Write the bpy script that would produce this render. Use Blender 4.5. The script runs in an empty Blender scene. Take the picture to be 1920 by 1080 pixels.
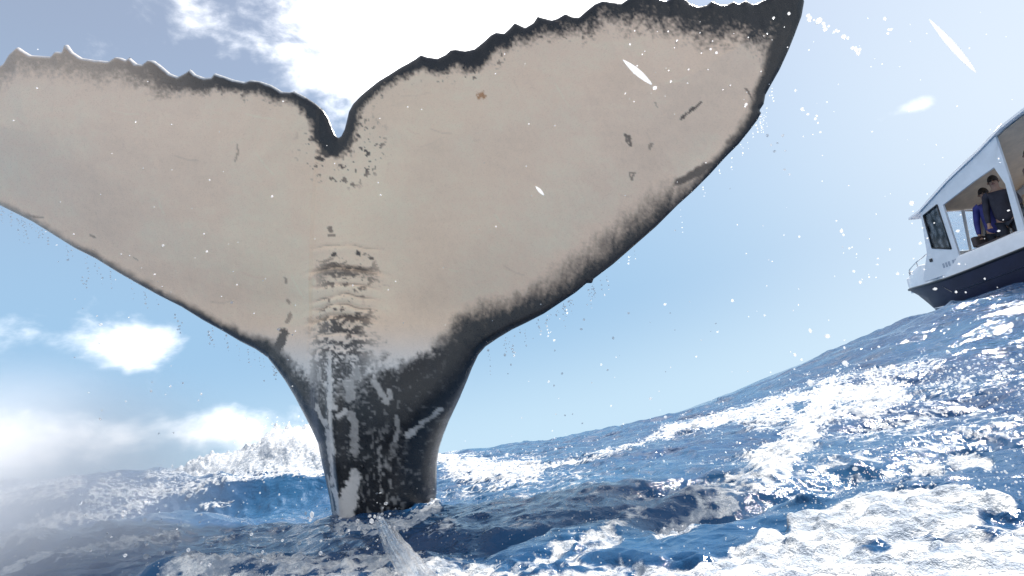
import bpy, bmesh, math, random
import numpy as np
from mathutils import Matrix, Vector

random.seed(7)
rng = np.random.default_rng(11)
S = bpy.context.scene
COL = S.collection

# ------------------------------------------------------------------ camera
FPX = 1000.0                      # focal length in photo pixels (1920 wide)
PITCH, ROLL = math.radians(16.3), math.radians(11.1)
CAM = np.array([0.0, 0.0, 0.19])
_f = np.array([0, math.cos(PITCH), math.sin(PITCH)])
_u0 = np.array([0, -math.sin(PITCH), math.cos(PITCH)])
_r0 = np.array([1.0, 0, 0])
_r = _r0 * math.cos(ROLL) - _u0 * math.sin(ROLL)
_u = _u0 * math.cos(ROLL) + _r0 * math.sin(ROLL)
cd = bpy.data.cameras.new('camera'); cam = bpy.data.objects.new('camera', cd); COL.objects.link(cam)
cd.sensor_width = 36.0; cd.lens = 36.0 * FPX / 1920.0
cd.clip_start = 0.02; cd.clip_end = 20000
cam.matrix_world = Matrix(((_r[0], _u[0], -_f[0], CAM[0]), (_r[1], _u[1], -_f[1], CAM[1]),
                           (_r[2], _u[2], -_f[2], CAM[2]), (0, 0, 0, 1)))
S.camera = cam

def ray(x, y):
    """direction through a photo pixel"""
    x = np.asarray(x, float); y = np.asarray(y, float)
    return (_f[None] * FPX + (x.reshape(-1, 1) - 960) * _r[None] + (540 - y.reshape(-1, 1)) * _u[None]) / FPX
def at(x, y, Y):
    d = ray([x], [y])[0]
    return CAM + d * ((Y - CAM[1]) / d[1])
def project(P):
    q = P - CAM
    z = np.maximum(q @ _f, 1e-3)
    return 960 + FPX * (q @ _r) / z, 540 - FPX * (q @ _u) / z

# ------------------------------------------------------------------ sky, sun, exposure
SUN_EL, SUN_AZ = math.radians(52), math.radians(50)      # azimuth from +Y towards +X
_sd = np.array([math.cos(SUN_EL) * math.sin(SUN_AZ), math.cos(SUN_EL) * math.cos(SUN_AZ), math.sin(SUN_EL)])
W = bpy.data.worlds.new('World'); S.world = W; W.use_nodes = True
nt = W.node_tree; nt.nodes.clear()
def N(t, typ, **kw):
    n = t.nodes.new(typ)
    for k, v in kw.items():
        if k == 'ins':
            for kk, vv in v.items(): n.inputs[kk].default_value = vv
        else: setattr(n, k, v)
    return n
def L(t, a, b): t.links.new(a, b)
def math_node(t, op, a, b=None, clamp=False):
    n = t.nodes.new('ShaderNodeMath'); n.operation = op; n.use_clamp = clamp
    for i, v in enumerate((a, b)):
        if v is None: continue
        if isinstance(v, (int, float)): n.inputs[i].default_value = v
        else: t.links.new(v, n.inputs[i])
    return n.outputs[0]
def smooth(t, v, a, b):
    n = t.nodes.new('ShaderNodeMapRange'); n.interpolation_type = 'SMOOTHSTEP'
    t.links.new(v, n.inputs[0]); n.inputs[1].default_value = a; n.inputs[2].default_value = b
    return n.outputs[0]

SKY_STRENGTH = 0.072
out = N(nt, 'ShaderNodeOutputWorld'); bg = N(nt, 'ShaderNodeBackground', ins={'Strength': SKY_STRENGTH})
sky = N(nt, 'ShaderNodeTexSky', sky_type='NISHITA', sun_disc=False)
sky.sun_elevation = SUN_EL; sky.sun_rotation = SUN_AZ
sky.altitude = 0; sky.air_density = 1.0; sky.dust_density = 0.35; sky.ozone_density = 1.0
tc = N(nt, 'ShaderNodeTexCoord')
dirv = tc.outputs['Generated']
def gauss_lobe(px, py, half_deg, stretch=None):
    """soft cloud region round the direction of a cloud; stretch flattens it along the horizon"""
    d = ray([px], [py])[0]; d = d / np.linalg.norm(d)
    sub = N(nt, 'ShaderNodeVectorMath', operation='SUBTRACT'); L(nt, dirv, sub.inputs[0]); sub.inputs[1].default_value = d
    sc = N(nt, 'ShaderNodeVectorMath', operation='MULTIPLY'); L(nt, sub.outputs[0], sc.inputs[0])
    s = 1 / math.radians(half_deg); st = stretch or 1.0
    sc.inputs[1].default_value = (s / st, s / st, s)
    ln = N(nt, 'ShaderNodeVectorMath', operation='DOT_PRODUCT'); L(nt, sc.outputs[0], ln.inputs[0]); L(nt, sc.outputs[0], ln.inputs[1])
    return math_node(nt, 'EXPONENT', math_node(nt, 'MULTIPLY', ln.outputs['Value'], -1.0))
def add_all(vals):
    r = vals[0]
    for v in vals[1:]: r = math_node(nt, 'ADD', r, v)
    return r
# cumulus and wisps
mp = N(nt, 'ShaderNodeMapping', ins={'Scale': (1, 1, 1.9)}); L(nt, dirv, mp.inputs[0])
nz = N(nt, 'ShaderNodeTexNoise', ins={'Scale': 7.0, 'Detail': 9.0, 'Roughness': 0.62, 'Distortion': 0.25}); L(nt, mp.outputs[0], nz.inputs['Vector'])
nf = nz.outputs['Fac']
nz2 = N(nt, 'ShaderNodeTexNoise', ins={'Scale': 3.0, 'Detail': 5.0, 'Roughness': 0.6}); L(nt, dirv, nz2.inputs['Vector'])
CLOUDS = [  # px, py, half width deg, stretch, weight
    (60, 815, 2.6, 3.2, 0.44), (300, 815, 2.2, 3.0, 0.42), (470, 800, 1.5, 2.4, 0.16), (-300, 780, 3.5, 3.0, .45),
    (255, 640, 3.0, 1.2, 0.44), (130, 640, 3.0, 3.2, 0.34), (20, 600, 3.5, 2.0, 0.18),
    (400, 100, 7.0, 1.3, 0.17), (570, 130, 5.0, 1.1, 0.15), (830, 20, 8.0, 1.1, 0.8), (1020, -60, 11, 1.3, 0.7), (1960, 60, 9, 1.2, .22),
    (1730, 196, 1.3, 1.4, 0.56), (1635, 232, 1.1, 3.0, 0.55), (1608, 300, .9, 1.8, 0.6),
]
lob = add_all([math_node(nt, 'MULTIPLY', gauss_lobe(x, y, h, st), w) for x, y, h, st, w in CLOUDS])
base = math_node(nt, 'MULTIPLY', smooth(nt, nz2.outputs['Fac'], 0.42, 0.62), 0.34)       # broken cumulus all round, added out of view to brighten the tail's underside
clear = add_all([math_node(nt, 'MULTIPLY', gauss_lobe(x, y, h, st), -w) for x, y, h, st, w in ((1500, 420, 26, 1.0, .5), (1050, 700, 16, 1.2, .5), (200, 480, 14, 1.6, .42), (60, 40, 12, 1.4, .36), (1800, 100, 18, 1, .3), (350, 730, 6, 3, .3))])  # keeps the added cloud cover out of the visible sky
base = math_node(nt, 'ADD', base, clear)
field = math_node(nt, 'ADD', nf, math_node(nt, 'ADD', lob, base))
cmask = smooth(nt, field, 0.52, 1.08)
# bright core round the sun (thin cloud lit from behind)
sunl = gauss_lobe(820, -120, 22, 1.2)
cl_val = math_node(nt, 'ADD', 13.0, math_node(nt, 'MULTIPLY', sunl, 12.0))
shade = math_node(nt, 'MULTIPLY', cl_val, math_node(nt, 'ADD', 0.78, math_node(nt, 'MULTIPLY', nf, 0.45)))
ccol = N(nt, 'ShaderNodeVectorMath', operation='SCALE'); ccol.inputs[0].default_value = (1.0, 0.99, 0.985); L(nt, shade, ccol.inputs['Scale'])
sxyz = N(nt, 'ShaderNodeSeparateXYZ'); L(nt, dirv, sxyz.inputs[0])
def mix_col(fac, ca, cb):
    n = N(nt, 'ShaderNodeMix', data_type='RGBA')
    for v, k in ((fac, 0), (ca, 6), (cb, 7)):
        if isinstance(v, (tuple, float)): n.inputs[k].default_value = v
        else: L(nt, v, n.inputs[k])
    return n.outputs[2]
Z = sxyz.outputs['Z']
upper = mix_col(.42, sky.outputs[0], (4.2, 4.6, 5.3, 1))                                    # thin high cirrus veil over the whole dome
lower = mix_col(smooth(nt, Z, .0, .24), (3.9, 5.3, 6.4, 1), (2.45, 3.95, 5.6, 1))            # pale sea air at the horizon
air = mix_col(smooth(nt, Z, .22, .72), lower, upper)
air = mix_col(math_node(nt, 'MULTIPLY', gauss_lobe(2080, 120, 25, 1.0), .70), air, (6.3, 6.7, 7.2, 1))   # brighter thin cloud towards the right
mixc = N(nt, 'ShaderNodeMix', data_type='RGBA'); L(nt, cmask, mixc.inputs[0]); L(nt, air, mixc.inputs[6]); L(nt, ccol.outputs[0], mixc.inputs[7])
L(nt, mixc.outputs[2], bg.inputs['Color']); L(nt, bg.outputs[0], out.inputs[0])

sl = bpy.data.lights.new('sun', 'SUN'); sun = bpy.data.objects.new('sun', sl); COL.objects.link(sun)
sl.energy = 4.2; sl.angle = math.radians(6.0); sl.color = (1.0, 0.95, 0.88)
sun.rotation_euler = Vector(_sd).to_track_quat('Z', 'Y').to_euler()
sun.location = (0, 0, 30)
S.view_settings.view_transform = 'Standard'; S.view_settings.look = 'None'
S.view_settings.gamma = 1.0; S.view_settings.use_curve_mapping = False
S.view_settings.exposure = 1.06
S.render.engine = 'CYCLES'
S.cycles.use_denoising = True
S.cycles.max_bounces = 10; S.cycles.transparent_max_bounces = 24; S.cycles.caustics_reflective = False; S.cycles.caustics_refractive = False
S.cycles.sample_clamp_indirect = 6.0

# ------------------------------------------------------------------ helpers
_T = rng.random((256, 256))
def vnoise(x, y, seed=0):
    """smooth value noise, -1..1"""
    x = x + seed * 17.37; y = y + seed * 9.71
    xi = np.floor(x).astype(np.int64); yi = np.floor(y).astype(np.int64)
    fx = x - xi; fy = y - yi
    fx = fx * fx * fx * (fx * (fx * 6 - 15) + 10); fy = fy * fy * fy * (fy * (fy * 6 - 15) + 10)
    a = _T[xi & 255, yi & 255]; b = _T[(xi + 1) & 255, yi & 255]
    c = _T[xi & 255, (yi + 1) & 255]; d = _T[(xi + 1) & 255, (yi + 1) & 255]
    return 2 * ((a * (1 - fx) + b * fx) * (1 - fy) + (c * (1 - fx) + d * fx) * fy) - 1
def fbm(x, y, octs=4, seed=0, gain=0.5):
    s = 0; a = 1.0; t = 0
    for i in range(octs):
        s = s + a * vnoise(x * 2 ** i * (1 + .03 * i), y * 2 ** i, seed + i * 3.1); t += a; a *= gain
    return s / t
def sstep(v, a, b):
    t = np.clip((v - a) / (b - a), 0, 1); return t * t * (3 - 2 * t)
def polyline_dist(px, py, pts, closed=False):
    """distance to a polyline and nearest point on it"""
    P = np.asarray(pts, float)
    A = P; B = np.roll(P, -1, 0)
    if not closed: A, B = P[:-1], P[1:]
    best = np.full(px.shape, 1e9); bx = np.zeros_like(px); by = np.zeros_like(py)
    for (ax, ay), (cx, cy) in zip(A, B):
        dx, dy = cx - ax, cy - ay; l2 = dx * dx + dy * dy + 1e-12
        t = np.clip(((px - ax) * dx + (py - ay) * dy) / l2, 0, 1)
        qx = ax + t * dx; qy = ay + t * dy
        d = (px - qx) ** 2 + (py - qy) ** 2
        m = d < best
        best = np.where(m, d, best); bx = np.where(m, qx, bx); by = np.where(m, qy, by)
    return np.sqrt(best), bx, by
def inside_poly(px, py, pts):
    P = np.asarray(pts, float); res = np.zeros(px.shape, bool)
    for (ax, ay), (cx, cy) in zip(P, np.roll(P, -1, 0)):
        if ay == cy: continue
        c = (ay > py) != (cy > py)
        res ^= c & (px < (cx - ax) * (py - ay) / (cy - ay) + ax)
    return res
def mesh_obj(name, verts, faces, mat, parent=None, smooth_shade=True, attrs=None):
    me = bpy.data.meshes.new(name)
    verts = np.asarray(verts, np.float32)
    if isinstance(faces, np.ndarray):
        k = faces.shape[1]; n = len(faces)
        me.vertices.add(len(verts)); me.vertices.foreach_set('co', verts.ravel())
        me.loops.add(n * k); me.loops.foreach_set('vertex_index', faces.ravel().astype(np.int32))
        me.polygons.add(n); me.polygons.foreach_set('loop_start', np.arange(0, n * k, k, dtype=np.int32))
        me.update(calc_edges=True)
    else:
        me.from_pydata([tuple(v) for v in verts.tolist()], [], faces)
    me.validate()
    if smooth_shade: me.polygons.foreach_set('use_smooth', np.ones(len(me.polygons), bool))
    for k, (typ, arr) in (attrs or {}).items():
        a = me.attributes.new(k, typ, 'POINT')
        a.data.foreach_set('value' if typ == 'FLOAT' else 'color', np.asarray(arr, np.float32).ravel())
    if mat: me.materials.append(mat)
    o = bpy.data.objects.new(name, me); COL.objects.link(o)
    if parent: o.parent = parent
    return o
def tag(o, label=None, cat=None, group=None, kind=None):
    for k, v in (('label', label), ('category', cat), ('group', group), ('kind', kind)):
        if v: o[k] = v
    return o
def material(name, color=(.5, .5, .5), rough=.5, metal=0.0, spec=.5, coat=0.0, ior=1.45, var=0.0, var_scale=8.0, bump=0.0, bump_scale=40.0):
    m = bpy.data.materials.new(name); m.use_nodes = True
    t = m.node_tree; b = t.nodes['Principled BSDF']
    b.inputs['Base Color'].default_value = (*color, 1); b.inputs['Roughness'].default_value = rough
    b.inputs['Metallic'].default_value = metal; b.inputs['Specular IOR Level'].default_value = spec
    b.inputs['Coat Weight'].default_value = coat; b.inputs['IOR'].default_value = ior
    if var:
        o = N(t, 'ShaderNodeTexCoord'); n = N(t, 'ShaderNodeTexNoise', ins={'Scale': var_scale, 'Detail': 6.0, 'Roughness': .65})
        L(t, o.outputs['Object'], n.inputs['Vector'])
        mx = N(t, 'ShaderNodeMix', data_type='RGBA'); L(t, smooth(t, n.outputs['Fac'], .3, .75), mx.inputs[0])
        mx.inputs[6].default_value = (*[c * (1 - var) for c in color], 1); mx.inputs[7].default_value = (*[min(1, c * (1 + var * .5)) for c in color], 1)
        L(t, mx.outputs[2], b.inputs['Base Color'])
    if bump:
        o = N(t, 'ShaderNodeTexCoord'); n = N(t, 'ShaderNodeTexNoise', ins={'Scale': bump_scale, 'Detail': 5.0})
        L(t, o.outputs['Object'], n.inputs['Vector'])
        bn = N(t, 'ShaderNodeBump', ins={'Strength': bump, 'Distance': .01}); L(t, n.outputs['Fac'], bn.inputs['Height']); L(t, bn.outputs[0], b.inputs['Normal'])
    return m

# ------------------------------------------------------------------ sea surface
SEA_LINE = np.array([(-900, 985), (-300, 935), (0, 905), (150, 893), (300, 884), (430, 878), (520, 866), (610, 856), (700, 862), (830, 854), (900, 846), (960, 838),
    (1060, 822), (1130, 806), (1280, 772), (1400, 728), (1500, 688), (1580, 657), (1650, 628), (1710, 603), (1780, 577), (1850, 557), (1920, 540), (2150, 480), (2600, 400)], float)
_sl = ray(SEA_LINE[:, 0], SEA_LINE[:, 1])
SL_AZ = np.arctan2(_sl[:, 0], _sl[:, 1]); SL_EL = _sl[:, 2] / np.hypot(_sl[:, 0], _sl[:, 1])
def ridge_pts(lst):
    return np.array([at(x, y, Y) for x, y, Y in lst])
RIDGES = [  # polyline of (px, py, distance along Y), width, which side is steep
    (ridge_pts([(845, 868, 5.6), (940, 880, 4.9), (1080, 858, 5.0), (1200, 818, 5.4), (1290, 797, 5.8), (1400, 765, 6.0), (1500, 735, 6.0), (1600, 708, 6.0), (1690, 694, 6.0), (1800, 672, 6.2)]), .55),
    (ridge_pts([(1440, 770, 5.0), (1560, 742, 5.0), (1690, 742, 5.0)]), .35),
    (ridge_pts([(395, 880, 8.0), (450, 872, 8.0), (490, 848, 8.0), (515, 824, 8.0), (550, 822, 8.0), (575, 818, 8.0), (610, 836, 8.0), (640, 842, 8.0), (720, 862, 8.0)]), .98),
    (ridge_pts([(430, 905, 5.0), (540, 892, 5.0), (620, 888, 5.0)]), .35),
    (ridge_pts([(0, 930, 4.0), (120, 908, 4.2), (300, 893, 5.0)]), .5),
    (ridge_pts([(960, 1072, 1.25), (1010, 1042, 1.27), (1050, 1015, 1.3), (1110, 985, 1.34)]), .06),
    (ridge_pts([(1240, 985, 1.55), (1320, 958, 1.6), (1370, 945, 1.6)]), .07),
    (ridge_pts([(1340, 1035, 1.2), (1480, 998, 1.25), (1600, 955, 1.3), (1700, 922, 1.3), (1800, 918, 1.3), (1920, 925, 1.3)]), .14),
    (ridge_pts([(1690, 870, 2.2), (1760, 868, 2.2), (1810, 850, 2.2), (1840, 862, 2.2)]), .12),
    (ridge_pts([(-200, 1050, 2.0), (-60, 1030, 2.0), (60, 1012, 2.1), (160, 1000, 2.3), (280, 985, 2.6)]), .55),
    (ridge_pts([(300, 1062, 1.35), (420, 1052, 1.35), (520, 1050, 1.36), (600, 1052, 1.36), (700, 1040, 1.4), (780, 1050, 1.36)]), .07),
]
def sea_height(X, Y):
    R = np.hypot(X, Y); AZ = np.arctan2(X, Y)
    cell = 0.006 * np.maximum(R, 1)
    cell = np.where(R > 15, R * .03, cell)
    def att(wl): return np.clip((wl / cell - 2.0) / 3.0, 0, 1)
    el = np.interp(AZ, SL_AZ, SL_EL) * (np.abs(AZ) < 1.35)
    g = sstep(R, 4.5, 13.5) * (1 - sstep(R, 17, 42))
    H = g * (el * R * 1.0 + CAM[2] - .12)
    far = sstep(R, 4, 14)
    # wind waves running from the left
    ca, sa = math.cos(.5), math.sin(.5)
    U = X * ca + Y * sa; V = -X * sa + Y * ca
    H = H + att(6.) * far * .26 * fbm(U / 5.5, V / 9.0, 3, 1)
    H = H + att(2.) * (.18 + .82 * far) * (.06 + .06 * far) * (1 - 2 * np.abs(fbm(U / 1.5, V / 2.6, 3, 5)))
    H = H + att(.7) * (.013 + .026 * sstep(R, 1.8, 4) + .02 * far) * (1 - 2 * np.abs(fbm(U / .55, V / .95, 2, 8)))
    H = H + att(.22) * (.013 + .012 * sstep(R, 1.8, 3.5) + .004 * far) * (1 - 2 * np.abs(fbm(U / .17, V / .27, 2, 12)))
    H = H + att(.08) * .0055 * (1 - 2 * np.abs(fbm(U / .07, V / .10, 2, 15)))
    H = H + att(.04) * .002 * fbm(U / .03, V / .045, 2, 16)
    H = H - .005
    return H, att
def build_sea():
    r1 = np.geomspace(.45, 15, 640); r2 = np.geomspace(15, 9000, 190)[1:]
    rr = np.concatenate([r1, r2])
    a1 = np.radians(np.linspace(-57, 57, 820)); a2 = np.radians(np.linspace(57, 303, 70))[1:-1]
    aa = np.concatenate([a1, a2]); nA = len(aa); nR = len(rr)
    Rg, Ag = np.meshgrid(rr, aa, indexing='ij')
    X = (Rg * np.sin(Ag)).ravel(); Y = (Rg * np.cos(Ag)).ravel()
    H, att = sea_height(X, Y)
    foam_r = np.zeros_like(H); plume = np.zeros_like(H)
    for P, w in RIDGES:
        mn = P.min(0) - 3 * w; mx = P.max(0) + 3 * w
        m = np.where((X > mn[0]) & (X < mx[0]) & (Y > mn[1]) & (Y < mx[1]))[0]
        if not len(m): continue
        x, y = X[m], Y[m]
        best = np.full(len(m), 1e9); hz = np.zeros(len(m))
        for a, b in zip(P[:-1], P[1:]):
            d = b - a; l2 = d[0] ** 2 + d[1] ** 2
            t = np.clip(((x - a[0]) * d[0] + (y - a[1]) * d[1]) / l2, 0, 1)
            qx, qy = a[0] + t * d[0], a[1] + t * d[1]
            dd = np.hypot(x - qx, y - qy); s = dd < best
            best[s] = dd[s]; hz[s] = (a[2] + t * d[2])[s]
        k = np.exp(-(best / w) ** 2)
        H[m] = H[m] * (1 - k) + k * (hz + (.35 if P[:, 1].mean() > 4 else .9) * H[m])
        if abs(w - .98) < 1e-6:      # ragged plume
            plume[m] = np.maximum(plume[m], sstep(k, .12, .45) * (y > P[:, 1].mean() - 1.5))
            H[m] += k * (.16 * np.abs(fbm(x / .28, y / .28, 3, 51, .6)) + .12 * np.abs(fbm(x / .09, y / .09, 2, 57)) - .06)
        foam_r[m] = np.maximum(foam_r[m], np.exp(-(best / (w * .6)) ** 2))
    Hk = H
    P3 = np.stack([X, Y, H], 1)
    u, v = project(P3)
    front = ((P3 - CAM) @ _f > .2)
    F = np.zeros_like(H)
    for pts, rad, st in FOAM_STROKES:
        pts = np.asarray(pts, float)
        m = np.where(front & (u > pts[:, 0].min() - 3 * rad) & (u < pts[:, 0].max() + 3 * rad) & (v > pts[:, 1].min() - 3 * rad) & (v < pts[:, 1].max() + 3 * rad))[0]
        if not len(m): continue
        d, _, _ = polyline_dist(u[m], v[m], pts)
        brk = fbm(X[m] / .35, Y[m] / .35, 4, 33, .65)
        F[m] = np.maximum(F[m], st * np.exp(-(np.maximum(d * (1 + .9 * brk) - rad * .15, 0) / (rad * 1.1)) ** 2) * (1 + .25 * brk))
    F = np.maximum(F, 1.25 * plume)
    # scattered whitecaps and streaks everywhere else
    wc = sstep(fbm(X / 3.2, Y / 1.7, 4, 40), .34, .62) * sstep(Rg.ravel(), 18, 30)
    F = np.maximum(F, wc * .42)
    bounce_foam = (1 - sstep(Rg.ravel(), 3.5, 6.0)) * (1 - sstep(np.cos(Ag).ravel(), .25, .55))     # unseen foam outside the view, added to bounce light onto the tail
    F = np.maximum(F, bounce_foam * (.62 + .4 * fbm(X / .9, Y / .9, 3, 44)))
    # churned foam stands proud and lumpy
    near = np.clip(1 - Rg.ravel() / 14, 0, 1)
    lump = att(.06) * (np.abs(fbm(X / .055, Y / .055, 3, 21, .6)) - .2) * .05 + att(.3) * fbm(X / .22, Y / .22, 3, 25) * .04
    H = H + sstep(F, .15, .8) * near * lump * np.clip(Rg.ravel() / 3.0, .45, 2.0)
    V3 = np.stack([X, Y, H], 1)
    i = np.arange(nR - 1)[:, None]; j = np.arange(nA)[None, :]; j2 = (j + 1) % nA
    Fq = np.stack([i * nA + j, i * nA + j2, (i + 1) * nA + j2, (i + 1) * nA + j], -1).reshape(-1, 4)
    # centre cap
    o = mesh_obj('sea', V3, Fq[:, ::-1], mat_sea(), attrs={'foam': ('FLOAT', F)})
    global SEA_DATA
    dv = np.abs(np.gradient(v.reshape(nR, nA), axis=0)).ravel()
    SEA_DATA = (V3, u, v, F, np.clip(dv, .2, 8), front & (u > -150) & (u < 2070) & (v < 1130))
    return tag(o, kind='structure')
FOAM_STROKES = [  # (pixel polyline, radius, strength) of the white water
    ([(845, 872), (940, 886), (1000, 882)], 20, 1.0),
    ([(860, 890), (930, 892)], 18, 1.0),
    ([(1000, 876), (1100, 862), (1180, 836), (1260, 808)], 6, .8),
    ([(1250, 810), (1290, 801), (1350, 786), (1420, 768), (1490, 747), (1560, 734)], 12, 1.0),
    ([(1555, 740), (1540, 765), (1510, 805), (1475, 850), (1440, 885)], 28, 1.1),
    ([(1410, 795), (1480, 778)], 16, .8),
    ([(1440, 890), (1380, 912), (1300, 920)], 30, .55),
    ([(1590, 738), (1640, 735), (1680, 748)], 17, 1.2),
    ([(1560, 775), (1630, 770), (1670, 762)], 10, .9),
    ([(1550, 715), (1620, 702), (1700, 690), (1760, 680)], 12, .62),
    ([(1600, 815), (1680, 800), (1760, 790)], 26, .52),
    ([(1700, 760), (1800, 730), (1880, 720)], 40, .42),
    ([(1700, 830), (1800, 810), (1900, 790)], 40, .44),
    ([(1500, 880), (1640, 850)], 26, .46),
    ([(1000, 905), (1080, 890), (1120, 905)], 34, .40),
    ([(900, 930), (1000, 950)], 40, .34),
    ([(1180, 935), (1260, 920)], 30, .38),
    ([(1715, 880), (1760, 878)], 13, .9),
    ([(1790, 868), (1820, 858), (1850, 870)], 14, 1.1),
    ([(1500, 1060), (1600, 1000), (1700, 960), (1800, 960)], 55, 1.3),
    ([(1500, 1000), (1600, 965), (1700, 935), (1790, 932), (1900, 960)], 22, 1.2),
    ([(1200, 1075), (1350, 1050), (1450, 1020)], 24, 1.1),
    ([(1300, 1090), (1900, 1090)], 60, 1.2),
    ([(1700, 1040), (1920, 1040)], 60, .8),
    ([(960, 1068), (1020, 1045), (1055, 1020), (1120, 1000), (1160, 985)], 14, .8),
    ([(1080, 1050), (1200, 1060)], 20, .5),
    ([(1240, 1000), (1320, 970), (1370, 950)], 16, .8),
    ([(1150, 960), (1210, 960)], 12, .6),
    ([(350, 1062), (450, 1058), (520, 1056), (600, 1062), (700, 1052), (780, 1060), (900, 1075)], 16, .9),
    ([(350, 1090), (600, 1090), (950, 1095)], 30, .88),
    ([(400, 872), (470, 850), (520, 828), (580, 822), (650, 845), (720, 862)], 22, 1.25),
    ([(280, 893), (360, 885), (420, 878)], 14, .7),
    ([(380, 905), (470, 895), (540, 888), (610, 887)], 7, .8),
    ([(200, 905), (300, 915), (380, 910)], 16, .58),
    ([(0, 935), (60, 922), (140, 905)], 20, .75),
    ([(100, 965), (200, 955), (290, 940)], 9, .6),
    ([(380, 950), (430, 942)], 6, .7),
    ([(390, 1015), (470, 1000)], 7, .6),
    ([(-20, 1020), (40, 1008), (100, 990)], 16, .9),
    ([(0, 1075), (40, 1055)], 14, .8),
    ([(40, 985), (160, 965), (260, 950)], 12, .8),
    ([(60, 1050), (200, 1022), (330, 1005)], 12, .75),
    ([(180, 925), (300, 925), (380, 915)], 12, .75),
    ([(810, 1000), (840, 985)], 15, .55),
    ([(635, 985), (690, 992), (760, 978), (820, 950)], 10, .95),
    ([(815, 935), (850, 925), (900, 915)], 14, .55),
    ([(960, 985), (1100, 950)], 26, .3),
    ([(1000, 1085), (1300, 1085)], 26, .85),
    ([(1050, 1025), (1150, 1005)], 18, .72),
    ([(1500, 930), (1600, 905), (1680, 890)], 18, .5),
]
def mat_sea():
    m = bpy.data.materials.new('sea_water'); m.use_nodes = True
    t = m.node_tree; b = t.nodes['Principled BSDF']; out_ = t.nodes['Material Output']
    o = N(t, 'ShaderNodeTexCoord'); pos = o.outputs['Object']
    at_ = N(t, 'ShaderNodeAttribute', attribute_name='foam')
    # water
    n1 = N(t, 'ShaderNodeTexNoise', ins={'Scale': .7, 'Detail': 4.0}); L(t, pos, n1.inputs['Vector'])
    mx = N(t, 'ShaderNodeMix', data_type='RGBA'); L(t, smooth(t, n1.outputs['Fac'], .35, .7), mx.inputs[0])
    mx.inputs[6].default_value = (.009, .048, .128, 1); mx.inputs[7].default_value = (.020, .086, .180, 1)
    L(t, mx.outputs[2], b.inputs['Base Color'])
    b.inputs['Roughness'].default_value = .05; b.inputs['Specular IOR Level'].default_value = .34; b.inputs['IOR'].default_value = 1.333
    r1 = N(t, 'ShaderNodeTexNoise', ins={'Scale': 14.0, 'Detail': 6.0, 'Roughness': .6, 'Distortion': .6}); L(t, pos, r1.inputs['Vector'])
    bp = N(t, 'ShaderNodeBump', ins={'Strength': .40, 'Distance': .025}); L(t, r1.outputs['Fac'], bp.inputs['Height'])
    r2 = N(t, 'ShaderNodeTexNoise', ins={'Scale': 4.2, 'Detail': 3.0, 'Roughness': .6, 'Distortion': .4}); L(t, pos, r2.inputs['Vector'])
    bq = N(t, 'ShaderNodeBump', ins={'Strength': .5, 'Distance': .06}); L(t, r2.outputs['Fac'], bq.inputs['Height']); L(t, bq.outputs[0], bp.inputs['Normal']); L(t, bp.outputs[0], b.inputs['Normal'])
    # foam
    f = N(t, 'ShaderNodeBsdfPrincipled', ins={'Roughness': .75, 'Subsurface Weight': 0.0})
    fc = N(t, 'ShaderNodeTexNoise', ins={'Scale': 26.0, 'Detail': 7.0, 'Roughness': .75}); L(t, pos, fc.inputs['Vector'])
    fm = N(t, 'ShaderNodeMix', data_type='RGBA'); L(t, smooth(t, fc.outputs['Fac'], .41, .63), fm.inputs[0]); fm.inputs[6].default_value = (.30, .35, .42, 1); fm.inputs[7].default_value = (.84, .83, .81, 1); L(t, fm.outputs[2], f.inputs['Base Color'])
    fb = N(t, 'ShaderNodeTexNoise', ins={'Scale': 38.0, 'Detail': 5.0, 'Roughness': .7}); L(t, pos, fb.inputs['Vector'])
    bp2 = N(t, 'ShaderNodeBump', ins={'Strength': .8, 'Distance': .03}); L(t, fb.outputs['Fac'], bp2.inputs['Height']); L(t, bp2.outputs[0], f.inputs['Normal'])
    # lacy break-up
    v1 = N(t, 'ShaderNodeTexNoise', ins={'Scale': 9.0, 'Detail': 8.0, 'Roughness': .72, 'Distortion': 1.2}); L(t, pos, v1.inputs['Vector'])
    v2 = N(t, 'ShaderNodeTexVoronoi', feature='DISTANCE_TO_EDGE', ins={'Scale': 17.0}); L(t, pos, v2.inputs['Vector'])
    lace = math_node(t, 'SUBTRACT', v1.outputs['Fac'], math_node(t, 'MULTIPLY', v2.outputs['Distance'], .62))
    val = math_node(t, 'ADD', at_.outputs['Fac'], math_node(t, 'MULTIPLY', math_node(t, 'SUBTRACT', lace, .45), 2.4))
    fac = smooth(t, val, .42, .74)
    ms = N(t, 'ShaderNodeMixShader'); L(t, fac, ms.inputs[0]); L(t, b.outputs[0], ms.inputs[1]); L(t, f.outputs[0], ms.inputs[2])
    L(t, ms.outputs[0], out_.inputs['Surface'])
    return m
sea = build_sea()

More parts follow.
